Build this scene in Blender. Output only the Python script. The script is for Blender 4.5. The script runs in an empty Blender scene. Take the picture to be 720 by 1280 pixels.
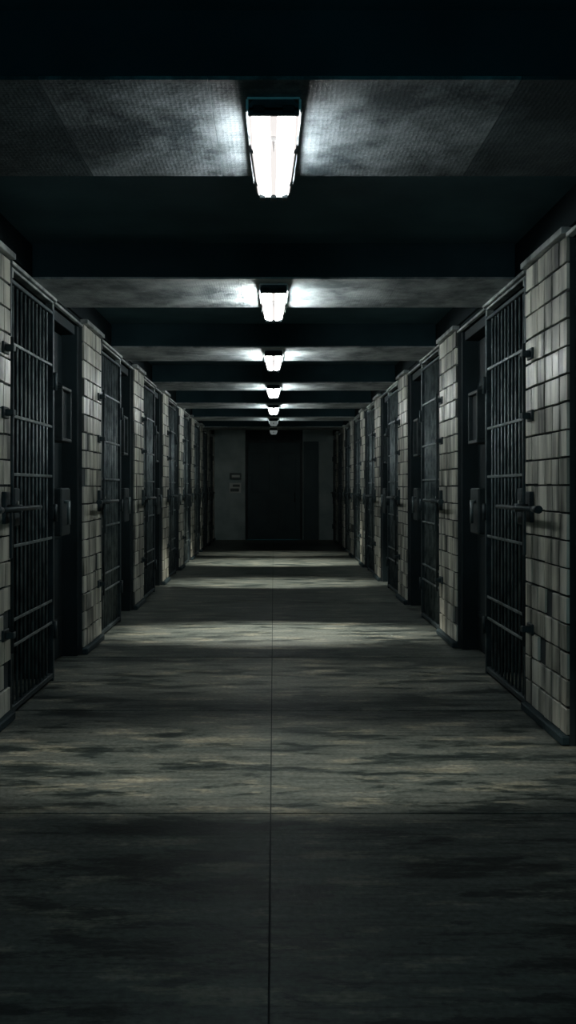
import bpy, bmesh, math, random
from mathutils import Vector
random.seed(7)
C = bpy.context.scene.collection
scene = bpy.context.scene
try:
    scene.view_settings.view_transform = 'Standard'
    scene.view_settings.look = 'None'
except Exception:
    pass

# ------------------------------------------------------------------ materials
def new_mat(name):
    m = bpy.data.materials.new(name); m.use_nodes = True
    nt = m.node_tree
    return m, nt, nt.nodes['Principled BSDF']

def noise_mat(name, c1, c2, scale=6, rough=(0.4, 0.6), metallic=0.0, bump=0.1, detail=6, lo=0.35, hi=0.65, stretch=(1, 1, 1), bscale=40, spec=0.5):
    m, nt, b = new_mat(name)
    N, L = nt.nodes, nt.links
    tc = N.new('ShaderNodeNewGeometry')
    mp = N.new('ShaderNodeMapping'); mp.inputs['Scale'].default_value = stretch
    L.new(tc.outputs['Position'], mp.inputs['Vector'])
    n = N.new('ShaderNodeTexNoise'); n.inputs['Scale'].default_value = scale; n.inputs['Detail'].default_value = detail
    L.new(mp.outputs[0], n.inputs['Vector'])
    r = N.new('ShaderNodeValToRGB')
    r.color_ramp.elements[0].position = lo; r.color_ramp.elements[0].color = (*c1, 1)
    r.color_ramp.elements[1].position = hi; r.color_ramp.elements[1].color = (*c2, 1)
    L.new(n.outputs['Fac'], r.inputs['Fac']); L.new(r.outputs['Color'], b.inputs['Base Color'])
    mr = N.new('ShaderNodeMapRange'); mr.inputs['To Min'].default_value = rough[0]; mr.inputs['To Max'].default_value = rough[1]
    L.new(n.outputs['Fac'], mr.inputs['Value']); L.new(mr.outputs['Result'], b.inputs['Roughness'])
    b.inputs['Metallic'].default_value = metallic
    b.inputs['Specular IOR Level'].default_value = spec
    if bump:
        n2 = N.new('ShaderNodeTexNoise'); n2.inputs['Scale'].default_value = bscale; n2.inputs['Detail'].default_value = 4
        L.new(tc.outputs['Position'], n2.inputs['Vector'])
        bp = N.new('ShaderNodeBump'); bp.inputs['Strength'].default_value = bump; bp.inputs['Distance'].default_value = 0.01
        L.new(n2.outputs['Fac'], bp.inputs['Height']); L.new(bp.outputs['Normal'], b.inputs['Normal'])
    return m

M = {}
M['tile'] = noise_mat('glazed_tile', (0.10, 0.106, 0.094), (0.66, 0.65, 0.57), 4.5, (0.42, 0.22), 0, 0.14, 15, 0.35, 0.60, stretch=(1, 2.0, 0.26), bscale=14)
M['tile_dirty'] = noise_mat('stained_tile', (0.045, 0.050, 0.044), (0.52, 0.51, 0.43), 5.5, (0.48, 0.28), 0, 0.14, 15, 0.38, 0.64, stretch=(1, 2.0, 0.26), bscale=14)
M['grout'] = noise_mat('dark_grout', (0.008, 0.014, 0.017), (0.020, 0.030, 0.034), 8, (0.8, 0.9))
M['wall_dark'] = noise_mat('dark_painted_wall', (0.011, 0.024, 0.029), (0.024, 0.044, 0.052), 4, (0.6, 0.8), spec=0.3)
M['wall_upper'] = noise_mat('dark_upper_wall', (0.004, 0.009, 0.011), (0.009, 0.017, 0.020), 4, (0.8, 0.95), spec=0.1)
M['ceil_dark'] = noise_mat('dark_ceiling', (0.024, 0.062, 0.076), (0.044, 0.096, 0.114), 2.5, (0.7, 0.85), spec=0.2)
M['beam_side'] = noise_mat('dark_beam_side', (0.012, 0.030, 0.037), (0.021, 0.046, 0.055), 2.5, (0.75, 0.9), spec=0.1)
M['metal'] = noise_mat('dark_steel', (0.013, 0.023, 0.027), (0.040, 0.058, 0.065), 9, (0.45, 0.65), 0.3, 0.12, spec=0.4)
M['bar'] = noise_mat('worn_bar_steel', (0.045, 0.065, 0.071), (0.17, 0.205, 0.21), 9, (0.40, 0.56), 0.3, 0.1, spec=0.4)
M['metal_pale'] = noise_mat('worn_pale_steel', (0.08, 0.095, 0.096), (0.50, 0.54, 0.52), 6, (0.32, 0.5), 0.3, 0.1)
M['door'] = noise_mat('dark_door_paint', (0.005, 0.011, 0.013), (0.011, 0.021, 0.025), 3, (0.6, 0.8), 0.0, 0.1, spec=0.2)
M['door_metal'] = noise_mat('dull_door_steel', (0.012, 0.020, 0.022), (0.030, 0.042, 0.046), 9, (0.5, 0.7), 0.2, 0.1, spec=0.3)
M['enddoor'] = noise_mat('blue_grey_door_paint', (0.045, 0.082, 0.096), (0.065, 0.108, 0.122), 3, (0.6, 0.75), 0.0, 0.1)
M['endwall'] = noise_mat('grey_end_wall', (0.36, 0.46, 0.47), (0.54, 0.64, 0.64), 2.5, (0.6, 0.8))
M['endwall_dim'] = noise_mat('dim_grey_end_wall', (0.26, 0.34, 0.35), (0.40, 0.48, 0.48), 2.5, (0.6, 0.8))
M['sign'] = noise_mat('pale_notice', (0.66, 0.71, 0.70), (0.78, 0.82, 0.80), 4, (0.5, 0.7))
M['sign_dark'] = noise_mat('faded_print', (0.09, 0.12, 0.125), (0.15, 0.185, 0.19), 6, (0.6, 0.7))
M['rim'] = noise_mat('fixture_rim', (0.02, 0.024, 0.026), (0.04, 0.045, 0.047), 12, (0.4, 0.5))
M['enamel'] = noise_mat('white_enamel', (0.55, 0.57, 0.57), (0.75, 0.77, 0.76), 12, (0.4, 0.5))

# plaster panels under the beams: fine perforated dots, worn
def panel_mat(name, ca, cb):
    m, nt, b = new_mat(name); N, L = nt.nodes, nt.links
    g = N.new('ShaderNodeNewGeometry')
    v = N.new('ShaderNodeTexVoronoi'); v.inputs['Scale'].default_value = 62; v.inputs['Randomness'].default_value = 0.3
    L.new(g.outputs['Position'], v.inputs['Vector'])
    n = N.new('ShaderNodeTexNoise'); n.inputs['Scale'].default_value = 2.6; n.inputs['Detail'].default_value = 12; n.inputs['Roughness'].default_value = 0.72
    L.new(g.outputs['Position'], n.inputs['Vector'])
    r = N.new('ShaderNodeValToRGB')
    r.color_ramp.elements[0].position = 0.40; r.color_ramp.elements[0].color = (*ca, 1)
    r.color_ramp.elements[1].position = 0.62; r.color_ramp.elements[1].color = (*cb, 1)
    L.new(n.outputs['Fac'], r.inputs['Fac'])
    L.new(r.outputs['Color'], b.inputs['Base Color'])
    b.inputs['Roughness'].default_value = 0.6
    b.inputs['Specular IOR Level'].default_value = 0.3
    bp = N.new('ShaderNodeBump'); bp.inputs['Strength'].default_value = 0.3; bp.inputs['Distance'].default_value = 0.006
    L.new(v.outputs['Distance'], bp.inputs['Height'])
    bp2 = N.new('ShaderNodeBump'); bp2.inputs['Strength'].default_value = 0.6; bp2.inputs['Distance'].default_value = 0.02
    L.new(n.outputs['Fac'], bp2.inputs['Height']); L.new(bp.outputs['Normal'], bp2.inputs['Normal'])
    L.new(bp2.outputs['Normal'], b.inputs['Normal'])
    return m
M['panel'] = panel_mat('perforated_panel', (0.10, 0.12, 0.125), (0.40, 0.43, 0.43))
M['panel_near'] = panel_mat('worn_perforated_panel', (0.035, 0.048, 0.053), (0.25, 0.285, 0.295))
M['panel_falloff'] = panel_mat('painted_falloff_panel', (0.018, 0.031, 0.036), (0.075, 0.10, 0.108))  # outer panels of the first beam: lamp falloff painted as darker colour

def floor_mat():
    m, nt, b = new_mat('stained_concrete'); N, L = nt.nodes, nt.links
    g = N.new('ShaderNodeNewGeometry')
    def noise(scale, detail, rough, st, dist=0.0):
        mp = N.new('ShaderNodeMapping'); mp.inputs['Scale'].default_value = st
        L.new(g.outputs['Position'], mp.inputs['Vector'])
        n = N.new('ShaderNodeTexNoise'); n.inputs['Scale'].default_value = scale; n.inputs['Detail'].default_value = detail
        n.inputs['Roughness'].default_value = rough; n.inputs['Distortion'].default_value = dist
        L.new(mp.outputs[0], n.inputs['Vector']); return n.outputs['Fac']
    def ramp(fac, stops):
        r = N.new('ShaderNodeValToRGB'); e = r.color_ramp.elements
        e[0].position, e[0].color = stops[0][0], (*stops[0][1], 1)
        e[1].position, e[1].color = stops[-1][0], (*stops[-1][1], 1)
        for p_, c_ in stops[1:-1]:
            k = e.new(p_); k.color = (*c_, 1)
        L.new(fac, r.inputs['Fac']); return r.outputs['Color']
    def mul(a, b_, f):
        x = N.new('ShaderNodeMix'); x.data_type = 'RGBA'; x.blend_type = 'MULTIPLY'; x.inputs['Factor'].default_value = f
        L.new(a, x.inputs['A']); L.new(b_, x.inputs['B']); return x.outputs['Result']
    # worn concrete with pale peeled patches
    base = ramp(noise(3.8, 15, 0.70, (0.55, 1.8, 1)), [(0.32, (0.12, 0.143, 0.137)), (0.52, (0.18, 0.198, 0.182)), (0.558, (0.21, 0.222, 0.20)), (0.578, (0.33, 0.322, 0.268)), (0.68, (0.42, 0.40, 0.32))])
    # dark damp stains with ragged edges
    wet = noise(3.0, 15, 0.74, (0.50, 1.9, 1), 0.1)
    stain = ramp(wet, [(0.37, (0.09, 0.13, 0.145)), (0.450, (0.25, 0.30, 0.31)), (0.475, (0.72, 0.76, 0.75)), (0.60, (1, 1, 1))])
    # thin scuffs running across the corridor
    scuff = ramp(noise(8.5, 11, 0.74, (0.22, 3.8, 1)), [(0.36, (0.34, 0.36, 0.36)), (0.48, (0.80, 0.81, 0.81)), (0.62, (1, 1, 1))])
    n2 = noise(44, 5, 0.5, (1, 1, 1))
    grain = ramp(n2, [(0.3, (0.40, 0.40, 0.40)), (0.65, (1, 1, 1))])
    col = mul(mul(mul(base, stain, 1.0), scuff, 0.95), grain, 0.75)
    L.new(col, b.inputs['Base Color'])
    mr = N.new('ShaderNodeMapRange'); mr.inputs['From Min'].default_value = 0.42; mr.inputs['From Max'].default_value = 0.58
    mr.inputs['To Min'].default_value = 0.44; mr.inputs['To Max'].default_value = 0.52
    L.new(wet, mr.inputs['Value']); L.new(mr.outputs['Result'], b.inputs['Roughness'])
    b.inputs['Specular IOR Level'].default_value = 0.38
    bp = N.new('ShaderNodeBump'); bp.inputs['Strength'].default_value = 0.35; bp.inputs['Distance'].default_value = 0.006
    L.new(n2, bp.inputs['Height']); L.new(bp.outputs['Normal'], b.inputs['Normal'])
    return m
M['floor'] = floor_mat()

def emit_mat(name, col, strength):
    m, nt, b = new_mat(name)
    b.inputs['Base Color'].default_value = (0.3, 0.3, 0.3, 1)
    b.inputs['Emission Color'].default_value = (*col, 1)
    b.inputs['Emission Strength'].default_value = strength
    n = nt.nodes.new('ShaderNodeTexNoise'); n.inputs['Scale'].default_value = 30
    r = nt.nodes.new('ShaderNodeMapRange'); r.inputs['To Min'].default_value = 0.3; r.inputs['To Max'].default_value = 0.45
    nt.links.new(n.outputs['Fac'], r.inputs['Value']); nt.links.new(r.outputs['Result'], b.inputs['Roughness'])
    return m
M['lens'] = emit_mat('lit_tube_diffuser', (0.96, 1.0, 0.98), 6.5)
M['lens_side'] = emit_mat('lit_diffuser_side', (0.93, 0.98, 1.0), 80)
M['lens_side_far'] = emit_mat('lit_diffuser_side_bright', (0.92, 1.0, 0.99), 190)
M['lens_side_added'] = emit_mat('added_glow_side', (0.90, 1.0, 0.99), 75)  # glow added on the sixth light to brighten the far walls
M['lens_valley'] = emit_mat('lit_diffuser_valley', (1.0, 0.95, 0.92), 0.92)
M['spine'] = emit_mat('lit_spine', (1.0, 0.95, 0.93), 0.5)
M['dim_lens'] = emit_mat('dim_diffuser', (0.85, 1.0, 1.0), 0.12)  # weak glow given to the last two lights

# ------------------------------------------------------------------ mesh builder
class MB:
    def __init__(s): s.bm = bmesh.new()
    def box(s, x0, x1, y0, y1, z0, z1, mi=0, bev=0.0, jit=0.0):
        x0, x1 = min(x0, x1), max(x0, x1)
        cx, cy, cz = (x0+x1)/2, (y0+y1)/2, (z0+z1)/2
        r = bmesh.ops.create_cube(s.bm, size=1)
        vs = r['verts']
        for v in vs:
            v.co = Vector((cx+v.co.x*(x1-x0), cy+v.co.y*(y1-y0), cz+v.co.z*(z1-z0)))
        if jit:
            a = random.uniform(-jit, jit); b = random.uniform(-jit, jit)
            for v in vs: v.co.x += a*(v.co.y-cy) + b*(v.co.z-cz)
        fs = set(f for v in vs for f in v.link_faces)
        for f in fs: f.material_index = mi
        if bev:
            es = list(set(e for v in vs for e in v.link_edges))
            rr = bmesh.ops.bevel(s.bm, geom=es, offset=bev, segments=1, affect='EDGES', profile=0.5)
            for f in rr['faces']: f.material_index = mi
        return s
    def cyl(s, p0, p1, r, n=10, mi=0, r1=None):
        p0, p1 = Vector(p0), Vector(p1); d = (p1-p0).normalized()
        u = d.orthogonal().normalized(); w = d.cross(u)
        r1 = r if r1 is None else r1
        A = [s.bm.verts.new(p0 + r*(math.cos(2*math.pi*k/n)*u + math.sin(2*math.pi*k/n)*w)) for k in range(n)]
        B = [s.bm.verts.new(p1 + r1*(math.cos(2*math.pi*k/n)*u + math.sin(2*math.pi*k/n)*w)) for k in range(n)]
        for k in range(n):
            f = s.bm.faces.new((A[k], A[(k+1) % n], B[(k+1) % n], B[k])); f.smooth = True; f.material_index = mi
        f = s.bm.faces.new(A[::-1]); f.material_index = mi
        f = s.bm.faces.new(B); f.material_index = mi
        return s
    def loft(s, prof, sections, mis=None):
        z0 = max(z for x, z in prof)
        rings = [[s.bm.verts.new((x*kx, y, z0+(z-z0)*kz)) for x, z in prof] for y, kx, kz in sections]
        n = len(prof)
        for A, B in zip(rings[:-1], rings[1:]):
            for k in range(n):
                f = s.bm.faces.new((A[k], A[(k+1) % n], B[(k+1) % n], B[k])); f.material_index = mis[k] if mis else 0
        s.bm.faces.new(rings[0][::-1]); s.bm.faces.new(rings[-1])
        return s
    def prism(s, prof, y0, y1, end=1.0):
        return s.loft(prof, [(y0, 1, 1), (y1, end, 1)])
    def build(s, name, mats, parent=None):
        bmesh.ops.recalc_face_normals(s.bm, faces=s.bm.faces)
        me = bpy.data.meshes.new(name); s.bm.to_mesh(me); s.bm.free()
        if not isinstance(mats, (list, tuple)): mats = [mats]
        for m in mats: me.materials.append(m)
        o = bpy.data.objects.new(name, me); C.objects.link(o)
        if parent: o.parent = parent
        return o

def thing(name, label, cat, loc, group=None):
    o = bpy.data.objects.new(name, None); C.objects.link(o)
    o.empty_display_size = 0.1
    o.location = loc; o['label'] = label; o['category'] = cat
    if group: o['group'] = group
    return o
def struct(o):
    o['kind'] = 'structure'; return o

# ------------------------------------------------------------------ layout
W = 1.5          # half width of corridor
END = 22.4
ZW = 2.65        # top of the cell fronts
ZC = 2.84        # dark ceiling between the beams
NEAR = -1.0
GATE = 1.05
# piers as (start, width)
P = {-1: [(4.30, .72), (6.96, .70), (9.50, .66), (11.95, .62), (14.05, .62), (16.10, .60), (18.10, .60), (20.10, .60), (21.90, .45)],
      1: [(4.50, .74), (7.24, .72), (9.94, .66), (12.45, .62), (14.60, .62), (16.65, .60), (18.65, .60), (20.65, .60)]}
FIRST_DOOR = {-1: 3.45, 1: 3.55}
sidename = {-1: 'left', 1: 'right'}

# floor ------------------------------------------------------------
f = MB()
f.box(-3.1, 3.1, NEAR, END+0.5, -0.15, -0.012, 1)
ys = [3.57 + 1.65*k for k in range(-3, 12)]
ys = [NEAR] + [y for y in ys if NEAR < y < END] + [END]
cx = -0.012
for a, b in zip(ys[:-1], ys[1:]):
    g = 0.006 if a < 4 else 0.009
    f.box(-W-0.34, cx-0.0028, a+g, b-g, -0.02, 0.0, 0)
    f.box(cx+0.0028, W+0.34, a+g, b-g, -0.02, 0.0, 0)
struct(f.build('floor', [M['floor'], M['grout']]))

# ceiling ----------------------------------------------------------
c = MB(); c.box(-3.1, 3.1, NEAR, END+0.5, ZC, ZC+0.15)
struct(c.build('ceiling', M['ceil_dark']))

# light positions and beams
LY = [2.93, 5.60, 8.27, 11.0, 13.65, 16.30, 18.95]
BZ = 2.62
for i, y in enumerate(LY):
    b = MB()
    y0, y1 = y-0.13, y+0.74
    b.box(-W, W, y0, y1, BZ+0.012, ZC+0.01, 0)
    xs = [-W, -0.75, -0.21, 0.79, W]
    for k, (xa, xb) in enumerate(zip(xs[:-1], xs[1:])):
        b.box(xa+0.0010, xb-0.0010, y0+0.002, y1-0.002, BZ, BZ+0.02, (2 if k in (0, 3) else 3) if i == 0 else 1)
    struct(b.build('trim_%d' % (i+1), [M['beam_side'], M['panel'], M['panel_falloff'], M['panel_near']]))

# walls ------------------------------------------------------------
def tile_pier(mb, s, y0, y1, z0, z1, nt):
    rows = 18; h = (z1-z0)/rows
    for r in range(rows):
        cuts = [y0 + (y1-y0)*(k/nt) for k in range(nt+1)]
        for k in range(1, nt): cuts[k] += random.uniform(-0.010, 0.010)
        for a, b in zip(cuts[:-1], cuts[1:]):
            g = 0.0046
            off = random.uniform(0, 0.005)
            mi = 2 if random.random() < 0.38 else 1
            if random.random() < 0.03: continue
            dz = random.uniform(-0.005, 0.005)
            mb.box(s*(W+0.002-off), s*(W+0.03), a+g, b-g, z0+r*h+g+max(dz, 0), z0+(r+1)*h-g+min(dz, 0), mi, 0.002, 0.016)

for s in (-1, 1):
    mb = MB(); T = 0.28
    fd = FIRST_DOOR[s]
    mb.box(s*(W+0.015), s*(W+T), NEAR, fd, 0, ZC, 0)
    spans = []
    for p, wd in P[s]:
        q = min(p+wd, END)
        mb.box(s*(W+0.015), s*(W+T), p, q, 0, ZC, 0)
        tile_pier(mb, s, p, q, 0.05, ZW-0.03, 6 if wd > 0.65 else 4)
        spans.append((p, q))
    tile_pier(mb, s, fd-0.75, fd, 0.05, ZW-0.03, 6)
    # header above gates and doors, very dark strip up to the ceiling
    mb.box(s*(W+0.03), s*(W+T), fd, END, 2.60, ZC, 4)
    mb.box(s*(W+0.010), s*(W+0.05), NEAR, END, ZW+0.004, ZC, 4)
    # cell back wall, cell partitions
    mb.box(s*2.95, s*3.1, NEAR, END+0.5, 0, ZC, 3)
    for (p, q) in spans:
        mb.box(s*(W+T), s*2.95, p+0.3, p+0.42, 0, ZC, 3)
    mb.box(s*(W+T), s*2.95, fd-0.2, fd-0.08, 0, ZC, 3)
    struct(mb.build('wall_'+sidename[s], [M['grout'], M['tile'], M['tile_dirty'], M['wall_dark'], M['wall_upper']]))
    # thin flat rail along the top of the cell fronts, in stepped lengths
    t = MB()
    for (p, q) in [(fd-0.75, fd)] + spans:
        t.box(s*(W-0.030), s*(W+0.03), p-0.004, q+0.004, ZW-0.028, ZW+0.006, 0, 0.003)
    openings = [(fd, spans[0][0])] + [(a[1], n) for a, n in zip(spans, [x[0] for x in spans[1:]]+[END]) if n-a[1] > 0.3]
    for a, b in openings:
        m_ = a+GATE if b-a > GATE+0.3 else b
        t.box(s*(W-0.008), s*(W+0.032), a+0.012, m_-0.005, ZW-0.048, ZW-0.026, 0, 0.003)
        if m_ < b: t.box(s*(W+0.004), s*(W+0.032), m_+0.005, b-0.012, ZW-0.060, ZW-0.040, 0, 0.003)
    struct(t.build('trim_%s' % sidename[s], [M['metal_pale']]))
    # kerb strip at the foot of piers
    k = MB()
    for (p, q) in spans + [(NEAR, fd)]:
        k.box(s*(W-0.03), s*(W+0.02), p, q, 0.0, 0.05, 0, 0.008)
    struct(k.build('baseboard_%s' % sidename[s], [M['wall_dark']]))

# ------------------------------------------------------------------ cell gates
ORD = ['nearest', 'second', 'third', 'fourth', 'fifth', 'sixth', 'seventh', 'eighth', 'ninth', 'tenth']
H = 2.53
TOP = 2.595
bar_mesh = None; cross_mesh = None
def make_gate(s, y0, idx):
    global bar_mesh, cross_mesh
    side = sidename[s]
    t = thing('cell_gate', '%s barred steel cell gate from the camera along the %s wall' % (ORD[idx], side), 'gate', (s*(W+0.03), y0, 0.0), 'barred cell gates')
    w = GATE
    fr = MB(); a = 0.02
    fr.box(-0.024, 0.024, a, a+0.034, 0.0, TOP, 0, 0.004)
    fr.box(-0.024, 0.024, w-a-0.034, w-a, 0.0, TOP, 0, 0.004)
    fr.box(-0.022, 0.022, a+0.034, w-a-0.034, 0.02, 0.055, 0, 0.004)
    fr.box(-0.022, 0.022, a+0.034, w-a-0.034, H-0.025, H, 0, 0.004)
    fr.build('frame', M['metal'], t)
    tr = MB()
    tr.box(-0.026, 0.026, a+0.036, w-a-0.036, TOP-0.018, TOP, 0, 0.004)
    tr.box(-0.026, 0.026, a+0.036, a+0.052, H+0.004, TOP-0.018, 0, 0.003)
    tr.box(-0.026, 0.026, w-a-0.052, w-a-0.036, H+0.004, TOP-0.018, 0, 0.003)
    tr.build('head_frame', M['metal_pale'], t)
    nb = 10
    for k in range(nb):
        yy = a+0.034 + (w-2*a-0.068)*(k+1)/(nb+1)
        if bar_mesh is None:
            m = MB(); m.cyl((0, 0, 0.05), (0, 0, H-0.02), 0.0082, 10)
            o = m.build('bar', M['bar'], t); bar_mesh = o.data
        else:
            o = bpy.data.objects.new('bar', bar_mesh); C.objects.link(o); o.parent = t
        o.location = (0, yy, 0)
    for z in (0.40, 0.55, 0.98, 1.40, 1.74, 2.16):
        if cross_mesh is None:
            m = MB(); m.box(-0.005, 0.005, a+0.032, w-a-0.032, -0.009, 0.009, 0, 0.002)
            o = m.build('crossbar', M['bar'], t); cross_mesh = o.data
        else:
            o = bpy.data.objects.new('crossbar', cross_mesh); C.objects.link(o); o.parent = t
        o.location = (-s*0.012, 0, z)
    lk = MB(); lk.box(-s*0.040, s*0.03, a+0.03, a+0.13, 1.10, 1.32, 0, 0.006)
    lo = lk.build('lock_case', M['metal'], t)
    kh = MB(); kh.cyl((-s*0.040, a+0.08, 1.23), (-s*0.046, a+0.08, 1.23), 0.016, 12)
    kh.build('keyhole_plate', M['metal_pale'], lo)
    for z in (0.35, 1.15, 2.05):
        hm = MB(); hm.cyl((-s*0.034, w-a-0.02, z-0.06), (-s*0.034, w-a-0.02, z+0.06), 0.013, 10)
        hm.box(-s*0.026, 0, w-a-0.05, w-a+0.010, z-0.04, z+0.04, 0)
        hm.build('hinge', M['metal'], t)
    return t

def make_bolt(s, y0, idx):
    side = sidename[s]
    t = thing('locking_lever', 'dark locking lever with upright rod on the %s tiled pier from the camera, %s wall' % (ORD[idx], side), 'lever', (s*W, y0, 0.0), 'locking levers on the tiled piers')
    x = -s*0.045
    m = MB(); m.cyl((x, 0, 0.40), (x, 0, 2.16), 0.010, 10); m.build('rod', M['metal'], t)
    for z in (0.50, 1.74, 2.10):
        m = MB(); m.box(s*0.004, -s*0.06, -0.022, 0.022, z-0.018, z+0.018, 0, 0.004)
        m.box(s*0.002, -s*0.014, -0.05, 0.05, z-0.032, z+0.032, 0, 0.003)
        m.build('bracket', M['metal'], t)
    m = MB(); m.box(s*0.002, -s*0.024, -0.05, 0.045, 1.12, 1.30, 0, 0.005); m.build('mounting_plate', M['metal'], t)
    m = MB(); m.cyl((-s*0.09, -0.36, 1.205), (-s*0.09, 0.42, 1.205), 0.014, 12)
    m.cyl((-s*0.02, 0, 1.205), (-s*0.10, 0, 1.205), 0.024, 12)
    lv = m.build('lever_arm', M['metal'], t)
    m = MB(); m.cyl((-s*0.09, -0.44, 1.205), (-s*0.09, -0.34, 1.205), 0.022, 12, 0, 0.017); m.build('grip', M['metal'], lv)
    m = MB(); m.box(-s*0.078, -s*0.092, -0.17, -0.145, 0.94, 1.20, 0, 0.004); m.build('hasp', M['metal'], lv)

def make_door(s, y0, y1, idx):
    side = sidename[s]
    t = thing('cell_door', '%s solid dark steel cell door from the camera, recessed in the %s wall' % (ORD[idx], side), 'door', (s*(W+0.16), y0, 0.0), 'solid steel cell doors')
    w = y1-y0
    m = MB(); m.box(0.0, s*0.05, 0.06, w-0.06, 0.01, 2.51, 0, 0.005)
    for z in (0.30, 0.95, 2.15):
        m.box(-s*0.008, s*0.004, 0.10, w-0.10, z-0.02, z+0.02, 0, 0.004)
    m.build('leaf', M['door'], t)
    m = MB()
    m.box(-s*0.10, s*0.08, 0.002, 0.05, 0.0, TOP, 0, 0.004)
    m.box(-s*0.12, s*0.08, w-0.058, w-0.004, 0.0, TOP, 0, 0.004)
    m.box(-s*0.10, s*0.08, 0.058, w-0.058, 2.52, TOP, 0, 0.004)
    m.build('frame', M['door'], t)
    # projecting viewing hatch
    h0, h1 = w*0.30, w*0.62
    m = MB()
    m.box(-s*0.14, s*0.002, h0, h1, 1.66, 1.685, 0, 0.004)
    m.box(-s*0.14, s*0.002, h0, h1, 2.035, 2.06, 0, 0.004)
    m.box(-s*0.14, s*0.002, h0, h0+0.02, 1.685, 2.035, 0, 0.004)
    m.box(-s*0.14, s*0.002, h1-0.02, h1, 1.685, 2.035, 0, 0.004)
    hf = m.build('hatch_frame', M['door_metal'], t)
    m = MB(); m.box(-s*0.11, 0.0, h0+0.02, h1-0.02, 1.685, 2.035, 0, 0.004); m.build('hatch_flap', M['door'], hf)
    # lock box
    m = MB(); m.box(-s*0.17, s*0.002, 0.12, min(0.38, w-0.08), 0.98, 1.32, 0, 0.010)
    lb = m.build('lock_box', M['door_metal'], t)
    m = MB(); m.cyl((-s*0.17, 0.20, 1.22), (-s*0.20, 0.20, 1.22), 0.012, 10); m.cyl((-s*0.20, 0.20, 1.23), (-s*0.20, 0.20, 1.06), 0.013, 10)
    m.build('handle', M['bar'], lb)

for s in (-1, 1):
    make_door(s, FIRST_DOOR[s], P[s][0][0], 0)
    n = 0; d = 1
    for i, (p, wd) in enumerate(P[s]):
        q = p+wd
        nxt = P[s][i+1][0] if i+1 < len(P[s]) else END
        room = nxt-q
        if room < 0.3: continue
        if room >= 1.05:
            make_gate(s, q, n)
            make_bolt(s, q-0.12, n)
            n += 1
            if room-GATE > 0.3:
                make_door(s, q+GATE, nxt, d); d += 1
        else:
            make_door(s, q, nxt, d); d += 1

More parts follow.
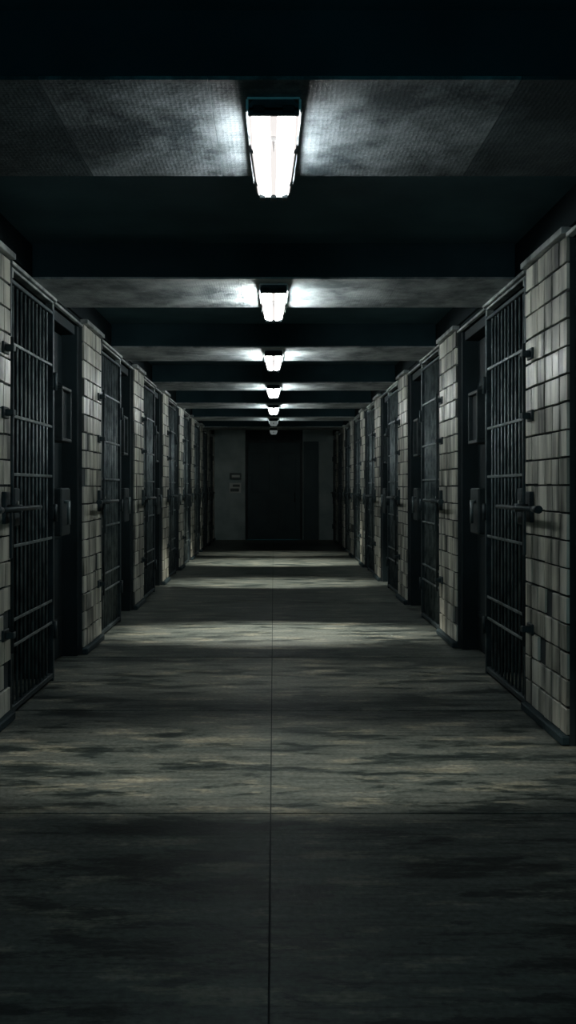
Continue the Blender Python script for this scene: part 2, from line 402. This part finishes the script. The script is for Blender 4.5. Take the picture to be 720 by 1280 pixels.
# ------------------------------------------------------------------ ceiling lights
# spot power and aim (metres along the corridor from the lamp) of each fitting
SPOT = {0: (210, 0.95), 1: (70, 0.2), 2: (580, -0.6), 3: (580, 0.9), 4: (980, 1.6), 5: (200, 1.0), 6: (7, 2.6)}  # the last two spots are added to brighten the far end
def make_light(y, idx, lit):
    lab = {0: 'largest, nearest lit ceiling light, overhead', 1: 'second lit ceiling light from the camera', 2: 'third lit ceiling light from the camera',
           3: 'fourth lit ceiling light from the camera', 4: 'fifth and smallest brightly lit ceiling light from the camera',
           5: 'dim ceiling light just beyond the last bright one', 6: 'dim ceiling light closest to the end wall'}[idx]
    t = thing('ceiling_light', lab, 'ceiling light', (0, y, BZ), 'ceiling lights down the corridor')
    m = MB()
    m.prism([(-0.06, 0), (0.06, 0), (0.088, -0.028), (0.090, -0.042), (-0.090, -0.042), (-0.088, -0.028)], 0.0, 0.70, 0.88)
    m.build('housing', M['metal'], t)
    m = MB()
    m.box(-0.088, 0.088, -0.006, 0.001, -0.007, 0.0, 0, 0.001); m.box(-0.092, -0.084, -0.006, 0.001, -0.042, -0.007, 0, 0.001); m.box(0.084, 0.092, -0.006, 0.001, -0.042, -0.007, 0, 0.001)
    m.build('face_frame', M['enamel'], t)
    prof = [(-0.082, -0.041), (-0.084, -0.085), (-0.074, -0.101), (-0.046, -0.109), (-0.012, -0.108), (-0.002, -0.105),
            (0.002, -0.105), (0.012, -0.108), (0.046, -0.109), (0.074, -0.101), (0.084, -0.085), (0.082, -0.041)]
    mis = [1, 2, 0, 0, 2, 2, 2, 0, 0, 2, 1, 0]
    m = MB(); m.loft(prof, [(0.014, 1.0, 0.22), (0.18, 0.975, 1.0), (0.675, 0.80, 1.0)], mis)
    side = M['lens_side'] if idx == 0 else M['lens_side_far']
    if lit: mats = [M['lens'], side, M['lens_valley']]
    elif idx == 5: mats = [M['dim_lens'], M['lens_side_added'], M['dim_lens']]
    else: mats = [M['dim_lens']]*3
    df = m.build('diffuser', mats, t)
    m = MB()
    m.loft([(-0.014, -0.080), (0.014, -0.080), (0.005, -0.112), (-0.005, -0.112)], [(0.11, 1, 0.7), (0.18, 0.2, 1)])
    m.build('tube_holder', M['spine'] if lit else M['metal'], df)
    m = MB(); m.box(-0.086, 0.086, 0.0, 0.014, -0.058, -0.030, 0, 0.003); ec = m.build('end_cap', M['metal'], t)
    for sx in (-0.05, 0.05):
        m = MB(); m.box(sx-0.02, sx+0.02, -0.008, 0.002, -0.050, -0.026, 0, 0.003); m.build('tube_socket', M['door'], ec)
    m = MB(); m.box(-0.070, 0.070, 0.676, 0.695, -0.098, -0.040, 0, 0.004); ec = m.build('end_cap', M['metal'], t)
    for sx in (-0.046, 0.0, 0.046):
        m = MB(); m.box(sx-0.012, sx+0.012, 0.655, 0.69, -0.119, -0.095, 0, 0.003); m.build('catch', M['metal'], ec)
    for sx in (-1, 1):
        m = MB(); m.prism([(sx*0.089, -0.048), (sx*0.094, -0.048), (sx*0.094, -0.034), (sx*0.089, -0.034)], 0.0, 0.70, 0.88); m.build('rim', M['rim'], t)
        m = MB(); m.prism([(sx*0.080, -0.090), (sx*0.087, -0.090), (sx*0.087, -0.082), (sx*0.080, -0.082)], 0.18, 0.68, 0.81); m.build('edge_strip', M['rim'], t)
        for yy, kk in ((0.22, 0.96), (0.56, 0.84)):
            m = MB(); m.box(sx*0.074*kk, sx*0.090*kk, yy-0.010, yy+0.010, -0.100, -0.04, 0, 0.002); m.build('clip', M['metal'], t)
    pw, aim = SPOT[idx]
    ld = bpy.data.lights.new('lamp_throw', 'SPOT'); ld.energy = pw; ld.color = (1.0, 0.97, 0.84)
    ld.spot_size = math.radians(46 if idx < 6 else 60); ld.spot_blend = 0.9; ld.shadow_soft_size = 0.05
    lo = bpy.data.objects.new('lamp_throw', ld); C.objects.link(lo); lo.parent = t
    lo.location = (0, 0.35, -0.18)
    lo.rotation_euler = (math.atan2(aim, 2.5 if idx < 6 else 1.2), 0, 0); lo.scale = (2.0, 0.75 if idx < 6 else 1.2, 1.0)
for i, y in enumerate(LY): make_light(y, i, i < 5)

# ------------------------------------------------------------------ end of the corridor
e = MB()
e.box(-3.1, -0.72, END, END+0.2, 0, ZC, 0)
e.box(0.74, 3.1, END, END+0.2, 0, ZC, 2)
e.box(-0.72, 0.74, END, END+0.2, 2.50, ZC, 1)
e.box(-3.1, 3.1, END+0.2, END+0.3, 0, ZC, 1)
struct(e.build('wall_far', [M['endwall'], M['wall_dark'], M['endwall_dim']]))
d = MB(); d.box(-0.66, 0.68, END+0.06, END+0.12, 0.005, 2.48, 0, 0.006)
for x in (-0.33, 0.35):
    d.box(x-0.22, x+0.22, END+0.05, END+0.065, 0.25, 1.0, 0, 0.006); d.box(x-0.22, x+0.22, END+0.05, END+0.065, 1.2, 2.2, 0, 0.006)
door = struct(d.build('door_1', [M['enddoor']]))
h = MB()
h.cyl((0.54, END+0.02, 0.95), (0.54, END+0.02, 1.2), 0.012, 8)
h.build('door_handle', M['metal'], door)
fr = MB()
fr.box(-0.72, -0.66, END-0.02, END+0.14, 0, 2.54, 0, 0.005); fr.box(0.68, 0.74, END-0.02, END+0.14, 0, 2.54, 0, 0.005); fr.box(-0.66, 0.68, END-0.02, END+0.14, 2.48, 2.54, 0, 0.005)
fr.build('door_frame', M['metal'], door)
dd = MB(); dd.box(0.76, 1.14, END-0.05, END, 0.0, 2.5, 0, 0.006); dd.box(0.82, 1.08, END-0.06, END-0.045, 0.2, 2.3, 0, 0.004)
struct(dd.build('trim_8', [M['enddoor']]))

sg = thing('wall_notice', 'pale notice plate with dark panels on end wall left of dark door', 'sign', (-0.98, END, 1.33))
m = MB(); m.box(-0.15, 0.15, -0.02, 0.0, -0.14, 0.12, 0, 0.005); m.build('plate', M['sign'], sg)
m = MB(); m.box(-0.12, 0.10, -0.028, -0.018, -0.10, -0.02, 0, 0.003); m.box(-0.06, 0.12, -0.028, -0.018, 0.02, 0.08, 0, 0.003); m.build('dark_panel', M['sign_dark'], sg)
sg = thing('wall_box', 'small dark box above the notice plate on end wall', 'box', (-0.96, END, 1.62))
m = MB(); m.box(-0.14, 0.14, -0.07, 0.0, -0.08, 0.08, 0, 0.008); m.build('case', M['sign_dark'], sg)
m = MB(); m.box(-0.10, 0.10, -0.076, -0.068, -0.03, 0.03, 0, 0.003); m.build('cover', M['sign'], sg)

# ------------------------------------------------------------------ world and camera
w = bpy.data.worlds.new('teal_fill'); scene.world = w; w.use_nodes = True
bg = w.node_tree.nodes['Background']; bg.inputs['Color'].default_value = (0.12, 0.64, 0.78, 1); bg.inputs['Strength'].default_value = 0.46  # teal fill added to lift the shadows, entering behind the camera

cam = bpy.data.cameras.new('camera'); co = bpy.data.objects.new('camera', cam); C.objects.link(co)
co.location = (0, 0, 1.32); co.rotation_euler = (math.radians(90), 0, 0)
cam.sensor_fit = 'AUTO'; cam.sensor_width = 36; cam.lens = 1100*36/1280
cam.shift_x = 18/1280; cam.shift_y = -30/1280
cam.clip_start = 0.05
scene.camera = co
